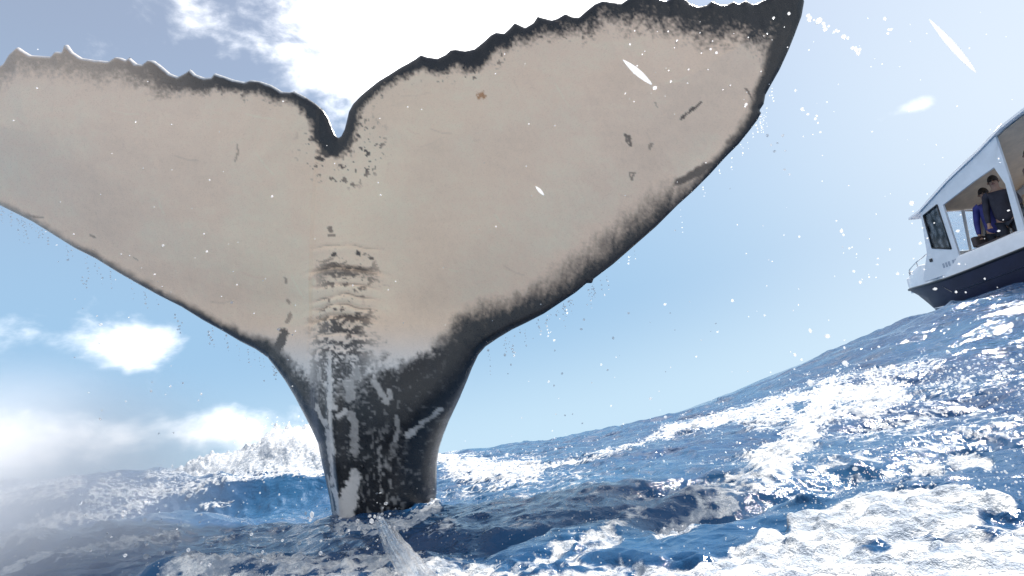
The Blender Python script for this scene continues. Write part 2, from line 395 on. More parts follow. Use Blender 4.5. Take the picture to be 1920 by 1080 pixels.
# ------------------------------------------------------------------ whale tail
TRAIL_L = [(-118, 190), (-80, 158), (-40, 140), (-5, 128), (8, 120), (18, 103), (35, 88), (48, 97), (60, 104), (80, 105), (97, 106), (105, 97), (117, 98), (122, 84), (128, 84), (138, 98), (155, 109), (180, 113), (205, 115), (218, 107), (230, 109), (238, 113), (243, 107), (258, 120), (268, 121), (278, 113), (290, 114), (305, 125), (320, 138), (335, 144), (348, 137), (358, 130), (368, 140), (385, 146), (397, 145), (403, 137), (420, 143), (440, 150), (460, 154), (470, 150), (490, 153), (510, 160), (530, 172), (545, 173), (552, 171), (570, 180), (590, 193), (605, 205), (615, 220), (622, 238), (628, 252), (634, 259)]
TRAIL_R = [(634, 259), (640, 255), (646, 243), (650, 228), (654, 210), (662, 195), (676, 180), (690, 168), (710, 152), (730, 140), (750, 127), (765, 119), (780, 110), (789, 103), (800, 107), (820, 110), (835, 103), (845, 94), (855, 93), (872, 96), (890, 92), (905, 80), (920, 66), (930, 61), (945, 63), (955, 54), (965, 43), (972, 46), (985, 52), (1000, 43), (1008, 31), (1015, 33), (1035, 38), (1045, 35), (1060, 26), (1075, 32), (1085, 33), (1100, 20), (1115, 8), (1130, 2), (1145, 4), (1165, 7), (1180, -3), (1200, -9), (1225, -8), (1240, 0), (1250, 2), (1262, -6), (1285, -2), (1295, 8), (1310, 13), (1325, 10), (1335, 2), (1350, 9), (1362, 9), (1375, 3), (1385, 7), (1398, 1), (1412, 9), (1425, 4), (1440, -4), (1462, -13), (1488, -17), (1502, -12), (1508, 2)]
LEAD_R = [(1508, 2), (1503, 30), (1490, 65), (1478, 95), (1462, 130), (1445, 160), (1435, 178), (1432, 195), (1424, 207), (1427, 212), (1420, 225), (1405, 245), (1385, 270), (1360, 295), (1330, 328), (1300, 358), (1270, 385), (1230, 425), (1190, 460), (1150, 495), (1113, 523), (1110, 531), (1100, 531), (1080, 548), (1050, 568), (1020, 588), (985, 606), (960, 618), (935, 633), (910, 650), (897, 665), (885, 690), (875, 715), (862, 745), (850, 770), (838, 795), (828, 820), (820, 845), (816, 870), (815, 900), (815, 930), (812, 960), (812, 1030), (812, 1120)]
LEAD_L = [(640, 1120), (640, 1030), (640, 975), (635, 960), (630, 930), (622, 895), (615, 865), (607, 830), (595, 805), (578, 775), (560, 745), (540, 715), (520, 690), (505, 672), (480, 655), (450, 640), (420, 622), (380, 600), (340, 575), (300, 555), (260, 533), (220, 510), (180, 485), (140, 465), (100, 440), (60, 415), (30, 400), (0, 385), (-40, 355), (-80, 312), (-110, 260), (-122, 220), (-118, 190)]
OUTLINE = TRAIL_L[:-1] + TRAIL_R[:-1] + LEAD_R + LEAD_L[:-1]
def whale():
    g = 2.5
    us = np.arange(-130, 1520 + g, g); vs = np.arange(-25, 1130 + g, g)
    U, Vv = np.meshgrid(us, vs, indexing='ij'); nu, nv = U.shape
    # restrict to the neighbourhood of the outline
    cu = (U[:-1, :-1] + g / 2); cv = (Vv[:-1, :-1] + g / 2)
    keep = inside_poly(cu, cv, OUTLINE)
    used = np.zeros(U.shape, bool); full = np.zeros(U.shape, int)
    for di in (0, 1):
        for dj in (0, 1):
            used[di:nu - 1 + di, dj:nv - 1 + dj] |= keep
            full[di:nu - 1 + di, dj:nv - 1 + dj] += keep
    bound = used & (full < 4)
    idx = np.full(U.shape, -1); sel = np.where(used.ravel())[0]; idx.ravel()[sel] = np.arange(len(sel))
    u = U.ravel()[sel].copy(); v = Vv.ravel()[sel].copy(); isb = bound.ravel()[sel]
    d, qx, qy = polyline_dist(u, v, OUTLINE, True)
    u[isb] = qx[isb]; v[isb] = qy[isb]; d[isb] = 0
    dT, _, _ = polyline_dist(u, v, TRAIL_L + TRAIL_R[1:]); dLR, _, _ = polyline_dist(u, v, LEAD_R); dLL, _, _ = polyline_dist(u, v, LEAD_L)
    # mid surface: the flukes lean towards the camera, the right one comes nearer
    Y0, ax, bz = 2.62, -.13, -.10
    r = ray(u, v)
    t = (Y0 + ax * CAM[0] + bz * CAM[2] - CAM[1]) / (r[:, 1] - ax * r[:, 0] - bz * r[:, 2])
    xx = (u - 660) / 800.0
    fl = 1 - sstep(v, 520, 800)
    t = t * (1 + fl * (-.035 * xx ** 2))                      # tips droop forward
    P = CAM + r * t[:, None]
    n = np.array([ax, -1, bz]) * np.array([1, 1, 1.0]); n = n / np.linalg.norm(n)
    px2m = t / FPX
    dm = d * px2m
    tf = (.014 + .008 * (u < 600)) * np.sqrt(np.clip(dm / .03, 0, 1)) + .055 * sstep(dm, 0, .5)
    hw = np.interp(v, [600, 680, 750, 800, 850, 900, 960, 1120], [230, 185, 150, 120, 104, 97, 90, 86]) * px2m
    q = np.clip(dm / hw, 0, 1)
    ts = .25 * np.sqrt(np.clip(1 - (1 - q) ** 2, 0, 1))
    w = sstep(v, 560, 790)
    cx = np.interp(v, [260, 440, 700, 960], [636, 655, 690, 715])
    keel = np.exp(-((u - cx) / 62) ** 2) * sstep(v, 380, 650) * .10 * (1 - w) + w * .035 * np.exp(-((u - cx + 25) / 14) ** 2)
    th = tf * (1 - w) + ts * w + keel * np.clip(dm / .1, 0, 1)
    # folds of skin on the underside of the stock
    cm = np.exp(-((u - 662) / 62) ** 4)
    arc = (u - 662) ** 2 * .0022
    for vf, dep in ((467, .004), (508, .014), (538, .005), (560, .005), (578, .006), (598, .012), (628, .006), (655, .004)):
        wob = 3 * vnoise(u / 25, np.full_like(u, vf * .1), 3)
        e = (v - vf - arc - wob)
        th = th - dep * cm * (np.exp(-(e / 3.2) ** 2) - .6 * np.exp(-((e - 9) / 6) ** 2))
    fine = .0016 * fbm(u / 14, v / 22, 3, 61) * np.clip(dm / .04, 0, 1) + .004 * fbm(u / 90, v / 90, 2, 67) * np.clip(dm / .1, 0, 1)
    th = th + fine
    front = P + n * th[:, None]
    back = P - n * (th * .9)[:, None]
    back[isb] = front[isb] = P[isb]
    # faces
    a = idx[:-1, :-1][keep]; b = idx[1:, :-1][keep]; c = idx[1:, 1:][keep]; e = idx[:-1, 1:][keep]
    Ff = np.stack([a, e, c, b], 1)
    nb = np.full(len(u), -1); inner = ~isb
    nb[inner] = len(u) + np.arange(inner.sum()); nb[isb] = np.where(isb)[0]
    Fb = np.stack([nb[a], nb[b], nb[c], nb[e]], 1)
    V3 = np.concatenate([front, back[inner]])
    # pigment -------------------------------------------------------------
    n1 = fbm(u / 42, v / 42, 4, 71, .6); n2 = fbm(u / 13, v / 13, 3, 77, .6); n3 = fbm(u / 5.2, v / 5.2, 2, 83)
    streak = fbm(u / 7 + v / 40, v / 60 - u / 90, 3, 90)
    wT = np.interp(u, [-120, 100, 300, 450, 560, 600, 634, 670, 750, 850, 900, 1000, 1100, 1200, 1300, 1400, 1460], [44, 44, 50, 34, 28, 44, 46, 26, 30, 44, 54, 36, 44, 62, 74, 88, 110])
    wT = wT * .86
    n4 = fbm(u / 3.4, v / 3.4, 2, 88)
    sT = np.interp(u, [-120, 250, 350, 600, 900, 1050, 1250, 1500], [34, 30, 18, 13, 16, 28, 46, 50])
    iT = np.interp(u, [-120, 200, 330, 420], [.42, .5, .85, 1.0])  # band fades leftwards: lens haze and wet reflection painted into the colour
    dark = iT * sstep((wT * (1 + .18 * n1) - dT) / sT + .42 * n2 + .35 * n3 + .3 * n4, -.55, .75)
    # notch patch
    dn = np.hypot((u - 632) / 44, (v - 255) / 58)
    dark = np.maximum(dark, sstep(1.0 - dn + .55 * n2 + .25 * n3, -.05, .35) * .92)
    spk = sstep(n3 * .7 + n2 * .6, .34, .46)
    dark = np.maximum(dark, spk * sstep(1.9 - np.hypot((u - 650) / 55, (v - 285) / 48), 0, .9) * .9)
    # speckle just inside the trailing edge
    dark = np.maximum(dark, spk * sstep(1.55 * wT - dT, -8, 16) * .8 * (u > 420) * (u < 1100))
    # leading edges
    wR = np.interp(u, [816, 880, 960, 1050, 1120, 1200, 1290, 1340, 1400, 1430, 1510], [60, 62, 56, 48, 50, 42, 12, 12, 16, 30, 90])
    wR = np.where(v < 640, wR * np.interp(u, [880, 950, 1150, 1250], [1, .78, .74, 1]), wR)
    sR = np.interp(u, [816, 950, 1100, 1250, 1330, 1420, 1510], [24, 34, 48, 44, 14, 16, 40])
    dark = np.maximum(dark, sstep((wR * (1 + .3 * n1) - dLR) / sR * 1.25 + .24 * streak + .18 * n2 + .14 * n3 + .2 * n4, -.95, .75) * .98)
    wLf = np.interp(u, [-120, 100, 300, 480, 530], [8, 10, 13, 22, 40])
    dark = np.maximum(dark, sstep((wLf * (1 + .3 * n1) - dLL) / 13 + .4 * n2, -.6, .8) * np.interp(u, [-120, 150, 400], [.45, .7, .95]))
    bl = np.hypot((u - 1312) / 34 * .8 + (v - 322) / 60, ((v - 322) + (u - 1312) * .5) / 12)
    dark = np.maximum(dark, sstep(1.0 - bl + .4 * n2, 0, .5) * .85)
    bl = np.hypot((u - 1372) / 30, ((v - 268) + (u - 1372) * .7) / 20)
    dark = np.maximum(dark, sstep(1.0 - bl + .5 * n2, 0, .7) * .8)
    # stock: black flanks, mottled middle
    vb = np.interp(u, [480, 505, 540, 575, 600, 640, 700, 745, 770, 800, 850, 900, 980], [668, 655, 655, 690, 704, 716, 712, 680, 690, 668, 636, 612, 590])
    soft = np.interp(u, [500, 600, 640, 720, 780, 900], [16, 20, 46, 52, 14, 26])
    dark = np.maximum(dark, sstep((v - vb) / soft * .8 + .5 * n2 + .4 * n3 + .35 * n4, -.6, .7))
    mid = np.exp(-np.abs((u - 668 - 10 * n1) / 62) ** 3.5)
    hs = fbm(u / 15 + .4 * n1, v / 6.5, 4, 101, .7)                                # creased mottling
    den = np.interp(v, [430, 470, 505, 520, 545, 565, 590, 605, 640, 700], [-.6, -.32, .12, .38, .05, -.26, .02, .42, .22, .5])
    den = den + .25 * np.exp(-((u - 625) / 22) ** 2) * (v > 490) + .2 * np.exp(-((u - 705) / 22) ** 2) * (v > 500)
    den = den - .22 * ((u - 668) / 60) ** 2
    dark = np.maximum(dark, mid * sstep(hs + .35 * n3 + den, .12, .5) * np.interp(v, [430, 500, 640], [.6, .75, .92]))
    for vf, wd, st in ((467, 1.2, .35), (508, 3.4, .95), (514, 5, .7), (538, 1.6, .6), (560, 1.5, .7), (579, 1.6, .65), (600, 2.2, .95), (628, 1.4, .8), (650, 1.4, .8)):
        ee = v - vf - arc - 3 * vnoise(u / 25, np.full_like(u, vf * .1), 3)
        dark = np.maximum(dark, st * np.exp(-(ee / wd) ** 2) * np.exp(-((u - 662) / 54) ** 6) * sstep(n1 + .6 * n2, -.75, -.1))
    def stroke(pts, rad, st, jag=.5, nn=None):
        k = np.where((u > min(p[0] for p in pts) - 40) & (u < max(p[0] for p in pts) + 40) & (v > min(p[1] for p in pts) - 40) & (v < max(p[1] for p in pts) + 40))[0]
        dd = np.full_like(u, 1e3)
        wa = min(rad, 7) * .55
        dd[k] = polyline_dist(u[k] + wa * (n2[k] + n3[k]), v[k] + wa * (n3[k] - n1[k]), pts)[0]
        return st * sstep(1.15 - dd / rad + jag * (.6 * n2 + .5 * n4 if nn is None else nn), 0, .35)
    for pts, rad, st in (([(551, 528), (550, 532)], 3, .5), ([(552, 566), (554, 570)], 3, .5), ([(557, 592), (553, 606)], 4, .5), ([(546, 628), (540, 645), (528, 668)], 10, .85),
                         ([(632, 434), (634, 440)], 4, .7), ([(631, 449), (641, 448)], 2.5, .6), ([(643, 485), (646, 486)], 4, .9), ([(685, 483), (687, 483)], 4, .9), ([(707, 491), (710, 491)], 3, .8),
                         ([(1274, 231), (1292, 216), (1312, 201)], 2.2, .85), ([(1398, 170), (1412, 195), (1424, 205)], 2.2, .7), ([(1171, 264), (1180, 268), (1181, 281)], 3, .75), ([(1172, 266), (1175, 275)], 2, .7),
                         ([(1178, 331), (1188, 330), (1184, 342), (1178, 331)], 2.2, .6), ([(1216, 286), (1221, 277)], 2.4, .5), ([(1226, 205), (1229, 213)], 1.6, .4),
                         ([(866, 607), (860, 613), (858, 616)], 2.6, .9), ([(857, 626), (854, 637)], 2.6, .95), ([(960, 575), (985, 566), (1010, 560)], 6, .5), ([(460, 282), (462, 295), (458, 312)], 1.8, .45),
                         ([(55, 406), (88, 411)], 2, .5), ([(178, 444), (186, 447)], 2, .5), ([(260, 486), (268, 490)], 1.6, .4), ([(652, 340), (655, 345)], 3, .7), ([(668, 352), (671, 354)], 3, .7), ([(600, 300), (607, 302)], 5, .9)):
        dark = np.maximum(dark, stroke(pts, rad, st))
    # pale scars and patches on the black stock
    white = np.zeros_like(u)
    below = sstep(v, 640, 690)
    for pts, rad, st in (([(651, 668), (655, 690), (660, 715), (662, 740), (664, 757), (672, 757)], 6, .95), ([(661, 725), (662, 755)], 8, .9), ([(629, 757), (636, 775), (646, 787), (653, 785)], 5, .9),
                         ([(681, 772), (690, 765)], 5, .9), ([(664, 770), (664, 800), (668, 815)], 7, .75), ([(700, 770), (708, 790), (708, 830)], 7, .55), ([(694, 715), (698, 740)], 9, .6), ([(700, 690), (706, 705)], 8, .5),
                         ([(655, 800), (660, 835), (664, 860), (660, 885)], 7, .8), ([(670, 822), (674, 832)], 6, .85), ([(704, 800), (708, 838)], 5, .45), ([(734, 713), (752, 738), (758, 750)], 4.5, .6), ([(760, 730), (763, 742)], 4, .6),
                         ([(838, 766), (815, 785), (795, 805), (790, 812)], 4, .6), ([(791, 806), (796, 803)], 6, .8), ([(772, 775), (776, 800), (772, 815)], 4, .5), ([(687, 668), (687, 678)], 3, .7), ([(631, 690), (632, 710)], 4, .6),
                         ([(676, 985), (680, 930), (672, 905)], 11, 1.0), ([(692, 980), (698, 935), (704, 895), (707, 875)], 11, 1.0), ([(684, 990), (686, 930)], 16, 1.0), ([(668, 880), (674, 900)], 5, .7), ([(648, 880), (656, 930), (668, 975)], 3, .6)):
        white = np.maximum(white, stroke(pts, rad, st, .6))
    vs_ = sstep(fbm(u / 5.5, v / 15, 3, 111, .6) + .25 * n3, .12, .5)
    white = np.maximum(white, vs_ * np.exp(-((u - 752) / 26) ** 2) * sstep(v, 770, 830) * (1 - sstep(v, 935, 960)) * .5)
    white = np.maximum(white, sstep(n3 + .5 * n2, .42, .62) * below * .22 * np.exp(-((u - 735) / 90) ** 2))
    white = np.maximum(white, sstep(hs + .3 * n3, .15, .5) * np.exp(-((u - 660) / 55) ** 4) * sstep(v, 640, 670) * (1 - sstep(v, 720, 790)) * .42)
    sheen = np.exp(-((u - np.interp(v, [690, 970], [617, 640])) / 9) ** 2) * sstep(v, 690, 740) * (.16 + .10 * fbm(u / 3, v / 60, 2, 120))  # sheen of running water painted as a pale streak, not a scar
    white = np.clip(white * (.80 + .18 * n3 + .12 * n1 + .2 * sstep(v, 850, 900)), 0, .97)
    dark = dark * (1 - white * np.clip(below + (v > 660), 0, 1))
    mott = 1 + .09 * fbm(u / 120, v / 120, 4, 130, .6) + .03 * n3 + .03 * fbm(u / 40, v / 12, 3, 137)
    pale = np.stack([.91 * mott, .635 * mott, .445 * mott], 1)
    tint = np.exp(-((u - 700) / 260) ** 2)[:, None] * np.array([.015, .02, .0])
    pale = pale + tint
    gr = sstep(v, 600, 700)[:, None]
    pale = pale * (1 - gr) + gr * np.array([.74, .68, .62])
    # scratches and rake marks
    for q in range(30):
        sx, sy = rng.uniform(0, 1400), rng.uniform(120, 600); an = rng.uniform(-.5, 1.2); ln = rng.uniform(10, 55)
        k = np.where((np.abs(u - sx) < 70) & (np.abs(v - sy) < 70))[0]
        if not len(k): continue
        dd = polyline_dist(u[k], v[k], [(sx, sy), (sx + ln * math.cos(an) * .6, sy + ln * math.sin(an) * .6 + 3), (sx + ln * math.cos(an), sy + ln * math.sin(an))])[0]
        pale[k] *= (1 + rng.choice([-.14, .08, -.08]) * np.exp(-(dd / 1.5) ** 2))[:, None]
    blk = np.array([.009, .009, .011])[None] * (1 + .4 * np.clip(n1 + n3, -1, 1.2))[:, None]
    blk = blk + sheen[:, None] * np.array([.5, .52, .62])
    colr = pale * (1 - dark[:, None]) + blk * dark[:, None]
    og = sstep(1.1 - np.hypot((u - 906) / 9.5, (v - 187) / 9) + .7 * n3 + .3 * n2, 0, .5)[:, None] * .85
    colr = colr * (1 - og) + og * np.array([.42, .17, .05])
    rim_glint = (u < 575)[:] * sstep(6.5 - dT + 2 * n2, 0, 3) * np.interp(u, [-120, 450, 575], [.75, .7, .3])  # sunlit glint along the wet edge, painted into the skin colour
    colr = colr * (1 - rim_glint[:, None]) + rim_glint[:, None] * np.array([.62, .62, .62])
    colr = np.clip(colr, .004, .9)
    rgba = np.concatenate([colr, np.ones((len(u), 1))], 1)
    backc = np.tile(np.array([[.014, .014, .017, 1.0]]), (inner.sum(), 1))
    rgba = np.concatenate([rgba, backc])
    m = bpy.data.materials.new('whale_skin'); m.use_nodes = True
    tr = m.node_tree; bs = tr.nodes['Principled BSDF']
    at_ = N(tr, 'ShaderNodeAttribute', attribute_name='skin')
    oc = N(tr, 'ShaderNodeTexCoord')
    gn = N(tr, 'ShaderNodeTexNoise', ins={'Scale': 130.0, 'Detail': 4.0, 'Roughness': .7}); L(tr, oc.outputs['Object'], gn.inputs['Vector'])
    mr = N(tr, 'ShaderNodeMapRange', ins={3: .93, 4: 1.07}); L(tr, gn.outputs['Fac'], mr.inputs[0])
    mu = N(tr, 'ShaderNodeVectorMath', operation='SCALE'); L(tr, at_.outputs['Color'], mu.inputs[0]); L(tr, mr.outputs[0], mu.inputs['Scale'])
    L(tr, mu.outputs[0], bs.inputs['Base Color'])
    rr_ = N(tr, 'ShaderNodeMapRange', ins={1: .3, 2: .7, 3: .22, 4: .42}); L(tr, gn.outputs['Fac'], rr_.inputs[0]); L(tr, rr_.outputs[0], bs.inputs['Roughness'])
    bs.inputs['Specular IOR Level'].default_value = .45; bs.inputs['Coat Weight'].default_value = .2; bs.inputs['Coat Roughness'].default_value = .12; bs.inputs['Coat IOR'].default_value = 1.33
    bp = N(tr, 'ShaderNodeBump', ins={'Strength': .18, 'Distance': .006}); L(tr, gn.outputs['Fac'], bp.inputs['Height']); L(tr, bp.outputs[0], bs.inputs['Normal'])
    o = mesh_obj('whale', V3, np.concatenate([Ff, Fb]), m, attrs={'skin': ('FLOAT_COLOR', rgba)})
    return tag(o, 'huge whale tail with pale underside and black edges raised out of the sea', 'whale')
whale()

# ------------------------------------------------------------------ boat riding the swell on the right
BM = np.array([[-0.07510961, -0.99363921, 0.08390268], [0.99637826, -0.07814688, -0.03351761], [0.03986114, 0.08108131, 0.99591009]])
BT = np.array([11.20807, 11.38026, 1.09478])
WHITE = material('boat_gelcoat', (.84, .83, .84), .28, var=.08, var_scale=3, coat=.2)
NAVY = material('boat_navy_hull', (.018, .021, .055), .5, spec=.3, var=.25, var_scale=2.5)
STRIPE = material('boat_stripe', (.68, .69, .73), .4, var=.1)
TRIM = material('boat_dark_trim', (.03, .032, .036), .45, var=.2)
TAN = material('boat_lining', (.68, .54, .41), .6, var=.15, var_scale=5)
STEEL = material('boat_steel', (.6, .61, .63), .25, metal=1.0, var=.1)
SEATM = material('boat_seat', (.07, .05, .05), .6, var=.25)
DECK = material('boat_deck', (.60, .60, .58), .65, var=.12, bump=.2)
def glass_mat():
    m = bpy.data.materials.new('boat_glass'); m.use_nodes = True; t = m.node_tree; t.nodes.remove(t.nodes['Principled BSDF'])
    g = N(t, 'ShaderNodeBsdfGlossy', ins={'Roughness': .03, 'Color': (.9, .92, .95, 1)}); tr = N(t, 'ShaderNodeBsdfTransparent', ins={'Color': (.42, .44, .47, 1)})
    fr = N(t, 'ShaderNodeFresnel', ins={'IOR': 1.5}); nz_ = N(t, 'ShaderNodeTexNoise', ins={'Scale': 5.0}); 
    df = N(t, 'ShaderNodeBsdfDiffuse', ins={'Color': (.45, .46, .48, 1)}); m0 = N(t, 'ShaderNodeMixShader')
    L(t, smooth(t, nz_.outputs['Fac'], .3, 1.1), m0.inputs[0]); L(t, tr.outputs[0], m0.inputs[1]); L(t, df.outputs[0], m0.inputs[2])
    mx = N(t, 'ShaderNodeMixShader'); L(t, fr.outputs[0], mx.inputs[0]); L(t, m0.outputs[0], mx.inputs[1]); L(t, g.outputs[0], mx.inputs[2])
    L(t, mx.outputs[0], t.nodes['Material Output'].inputs[0]); return m
GLASS = glass_mat()

class MB:
    """collects shapes for one mesh object"""
    def __init__(self): self.v = []; self.f = []
    def add(self, v, f):
        b = len(self.v); self.v += [tuple(p) for p in v]; self.f += [tuple(i + b for i in q) for q in f]; return self
    def box(self, x0, x1, y0, y1, z0, z1):
        v = [(x, y, z) for x in (x0, x1) for y in (y0, y1) for z in (z0, z1)]
        return self.add(v, [(0, 1, 3, 2), (4, 6, 7, 5), (0, 4, 5, 1), (2, 3, 7, 6), (0, 2, 6, 4), (1, 5, 7, 3)])
    def prism(self, pts, y0, y1):
        """polygon in x,z pushed out along y"""
        n = len(pts); v = [(x, y0, z) for x, z in pts] + [(x, y1, z) for x, z in pts]
        return self.add(v, [tuple(range(n)), tuple(range(2 * n - 1, n - 1, -1))] + [(i, i + n, (i + 1) % n + n, (i + 1) % n) for i in range(n)])
    def tube(self, pts, rad, k=8):
        pts = [Vector(p) for p in pts]; rs = rad if isinstance(rad, (list, tuple)) else [rad] * len(pts)
        b = len(self.v)
        for i, p in enumerate(pts):
            d = (pts[min(i + 1, len(pts) - 1)] - pts[max(i - 1, 0)]).normalized()
            a = d.orthogonal().normalized() if abs(d.z) > .9 else Vector((-d.y, d.x, 0)).normalized(); c = d.cross(a)
            for j in range(k):
                w = 2 * math.pi * j / k; self.v.append(tuple(p + (a * math.cos(w) + c * math.sin(w)) * rs[i]))
        for i in range(len(pts) - 1):
            for j in range(k):
                self.f.append((b + i * k + j, b + i * k + (j + 1) % k, b + (i + 1) * k + (j + 1) % k, b + (i + 1) * k + j))
        self.f.append(tuple(b + j for j in reversed(range(k)))); self.f.append(tuple(b + (len(pts) - 1) * k + j for j in range(k)))
        return self
    def build(self, name, mat, parent=None, smooth_shade=False, bevel=0.0):
        bm = bmesh.new(); vs = [bm.verts.new(p) for p in self.v]
        for f in self.f:
            try: bm.faces.new([vs[i] for i in f])
            except ValueError: pass
        bmesh.ops.recalc_face_normals(bm, faces=bm.faces)
        if bevel: bmesh.ops.bevel(bm, geom=list(bm.edges), offset=bevel, segments=2, profile=.6, affect='EDGES', clamp_overlap=True)
        me = bpy.data.meshes.new(name); bm.to_mesh(me); bm.free(); me.materials.append(mat)
        if smooth_shade or bevel: me.polygons.foreach_set('use_smooth', np.ones(len(me.polygons), bool))
        o = bpy.data.objects.new(name, me); COL.objects.link(o); o.parent = parent
        return o
def empty(name, mat4=None):
    o = bpy.data.objects.new(name, None); COL.objects.link(o); o.empty_display_size = .2
    if mat4 is not None: o.matrix_world = mat4
    return o
def boat_matrix(loc=(0, 0, 0)):
    m = np.eye(4); m[:3, :3] = BM; m[:3, 3] = BT + BM @ np.array(loc); return Matrix(m.tolist())
def build_boat():
    root = empty('motor_boat', boat_matrix())
    tag(root, 'white cabin motor boat with navy hull riding the swell', 'boat')
    # hull: stations of keel, chine, rail
    X = np.array([-3.4, -2.4, -1.4, -.4, .6, 1.3, 1.9, 2.5, 3.0, 3.4, 3.62, 3.72])
    gy = np.array([1.18, 1.22, 1.24, 1.24, 1.20, 1.10, .95, .72, .48, .26, .12, .03])
    gz = np.array([.98, .94, .90, .84, .80, .80, .84, .90, .96, 1.01, 1.03, 1.04])
    ky = np.array([1.05, 1.08, 1.10, 1.10, 1.06, .96, .78, .50, .24, .10, .05, .02])
    kz = np.array([.0, .0, .0, .0, .02, .05, .10, .22, .52, .82, .96, 1.01])
    bz = np.array([-.45, -.45, -.45, -.45, -.45, -.40, -.26, .12, .62, .88, .98, 1.02])
    hull = MB(); v = []; f = []; n = len(X); k = 9
    for i in range(n):
        prof = [(gy[i], gz[i]), (gy[i] * .6 + ky[i] * .4, gz[i] * .6 + kz[i] * .4), (ky[i], kz[i]), (ky[i] * .55, kz[i] * .5 + bz[i] * .5), (0, bz[i])]
        prof = prof + [(-y, z) for y, z in prof[-2::-1]]
        v += [(X[i], y, z) for y, z in prof]
    for i in range(n - 1):
        for j in range(k - 1): f.append((i * k + j, i * k + j + 1, (i + 1) * k + j + 1, (i + 1) * k + j))
    f.append(tuple(range(k)))
    hull.add(v, f); hull.build('hull', NAVY, root, True)
    # pale boot stripe along both sides
    for s_ in (1, -1):
        m = MB()
        for i in range(n - 3):
            pass
        xs = np.linspace(-3.4, 2.52, 26); vv = []; ff = []
        for x in xs:
            y = np.interp(x, X, ky); z = np.interp(x, X, kz) + .10 * (1 if x < 2 else 1 - (x - 2) * .8)
            g_ = (np.interp(x, X, gy) - y) * .13
            h_ = .055 * (1 if x < 1.8 else max(.25, 1 - (x - 1.8)))
            vv += [(x, s_ * (y + g_ + .012), z), (x, s_ * (y + g_ + .020), z + h_), (x, s_ * (y - .05), z + h_), (x, s_ * (y - .05), z)]
        for i in range(len(xs) - 1):
            for j in range(4): ff.append((i * 4 + j, i * 4 + (j + 1) % 4, i * 4 + 4 + (j + 1) % 4, i * 4 + 4 + j))
        m.add(vv, ff); m.build('hull_stripe', STRIPE, root, True)
        m = MB(); m.tube([(X[i], s_ * (gy[i] + .012), gz[i]) for i in range(n)], [.028] * (n - 3) + [.03, .03, .03]); m.build('rubbing_strake', TRIM, root, True)
    # white topsides above the rail
    cz = np.interp(X, [-3.4, -1.0, 1.5, 2.0, 2.6, 3.72], [1.22, 1.22, 1.22, 1.40, 1.46, 1.38])
    for s_ in (1, -1):
        vv = []; ff = []
        for i in range(n):
            yo = gy[i]; yi = max(gy[i] - .10, .01)
            vv += [(X[i], s_ * (yo - .004), gz[i] + .012), (X[i], s_ * (yi + .02), cz[i] - .03), (X[i], s_ * yi, cz[i]), (X[i], s_ * max(yi - .06, .005), cz[i]), (X[i], s_ * max(yi - .06, .005), gz[i] - .1)]
        for i in range(n - 1):
            for j in range(4): ff.append((i * 5 + j, i * 5 + j + 1, i * 5 + 6 + j, i * 5 + 5 + j))
        MB().add(vv, ff).build('topside', WHITE, root, True)
    vv = []; ff = []
    for i in range(n): vv += [(X[i], gy[i] - .03, gz[i] - .03 + (.1 if X[i] > 1.5 else -.3)), (X[i], -gy[i] + .03, gz[i] - .03 + (.1 if X[i] > 1.5 else -.3))]
    for i in range(n - 1): ff.append((2 * i, 2 * i + 1, 2 * i + 3, 2 * i + 2))
    MB().add(vv, ff).build('deck', DECK, root)
    # cabin sides from a lower band, posts and a header
    def roof_z(x): return np.interp(x, [-3.0, -1.55, -1.03, -.36, .43, 1.47, 1.77], [3.52, 3.44, 3.36, 3.14, 2.93, 2.55, 2.50])
    for s_ in (1, -1):
        y0, y1 = s_ * 1.03, s_ * 1.08
        m = MB()
        m.prism([(1.95, .98), (1.62, 1.55), (1.44, 1.60), (.93, 1.41), (.80, 1.21), (-.63, 1.26), (-.78, 1.20), (-3.0, 1.20), (-3.0, .9), (1.95, .9)], y0, y1)      # lower band
        m.prism([(1.62, 1.55), (1.46, 2.50), (1.40, 2.44), (1.44, 1.60)], y0, y1)                     # front post
        m.prism([(.93, 1.41), (.93, 2.54), (.80, 2.46), (.80, 1.21)], y0, y1)                          # middle post
        m.prism([(-.63, 1.26), (-.72, 2.27), (-.62, 2.70), (-.86, 3.16), (-.84, 2.40), (-.78, 1.20)], y0, y1)   # rear post
        top = [(x, roof_z(x) - .02) for x in (1.46, 1.0, .43, -.1, -.5, -.86)]
        m.prism(top + [(-.86, 3.12), (-.62, 2.70), (-.1, 2.63), (.80, 2.46), (.93, 2.54), (1.40, 2.44)], y0, y1)
        m.prism([(-2.9, 1.2), (-2.9, roof_z(-2.9) - .02), (-3.0, roof_z(-3.0) - .02), (-3.0, 1.2)], y0, y1)
        m.build('cabin_side', WHITE, root)
        w = MB().prism([(1.425, 1.62), (1.395, 2.43), (.945, 2.52), (.945, 1.43)], s_ * 1.05, s_ * 1.06).build('window', GLASS, root)
        fr = MB(); q = [(1.425, 1.61), (1.39, 2.435), (.94, 2.525), (.94, 1.425)]
        for a, b in zip(q, q[1:] + q[:1]): fr.tube([(a[0], s_ * 1.082, a[1]), (b[0], s_ * 1.082, b[1])], .020, 6)
        fr.build('window_frame', TRIM, w, True)
    m = MB(); m.add([(1.60, 1.03, 1.5), (1.60, -1.03, 1.5), (1.90, -1.03, 1.0), (1.90, 1.03, 1.0), (1.56, 1.03, 1.5), (1.56, -1.03, 1.5), (1.86, -1.03, 1.0), (1.86, 1.03, 1.0)],
                    [(0, 1, 2, 3), (7, 6, 5, 4), (0, 4, 5, 1), (2, 6, 7, 3), (0, 3, 7, 4), (1, 5, 6, 2)]); m.build('cabin_front', WHITE, root)
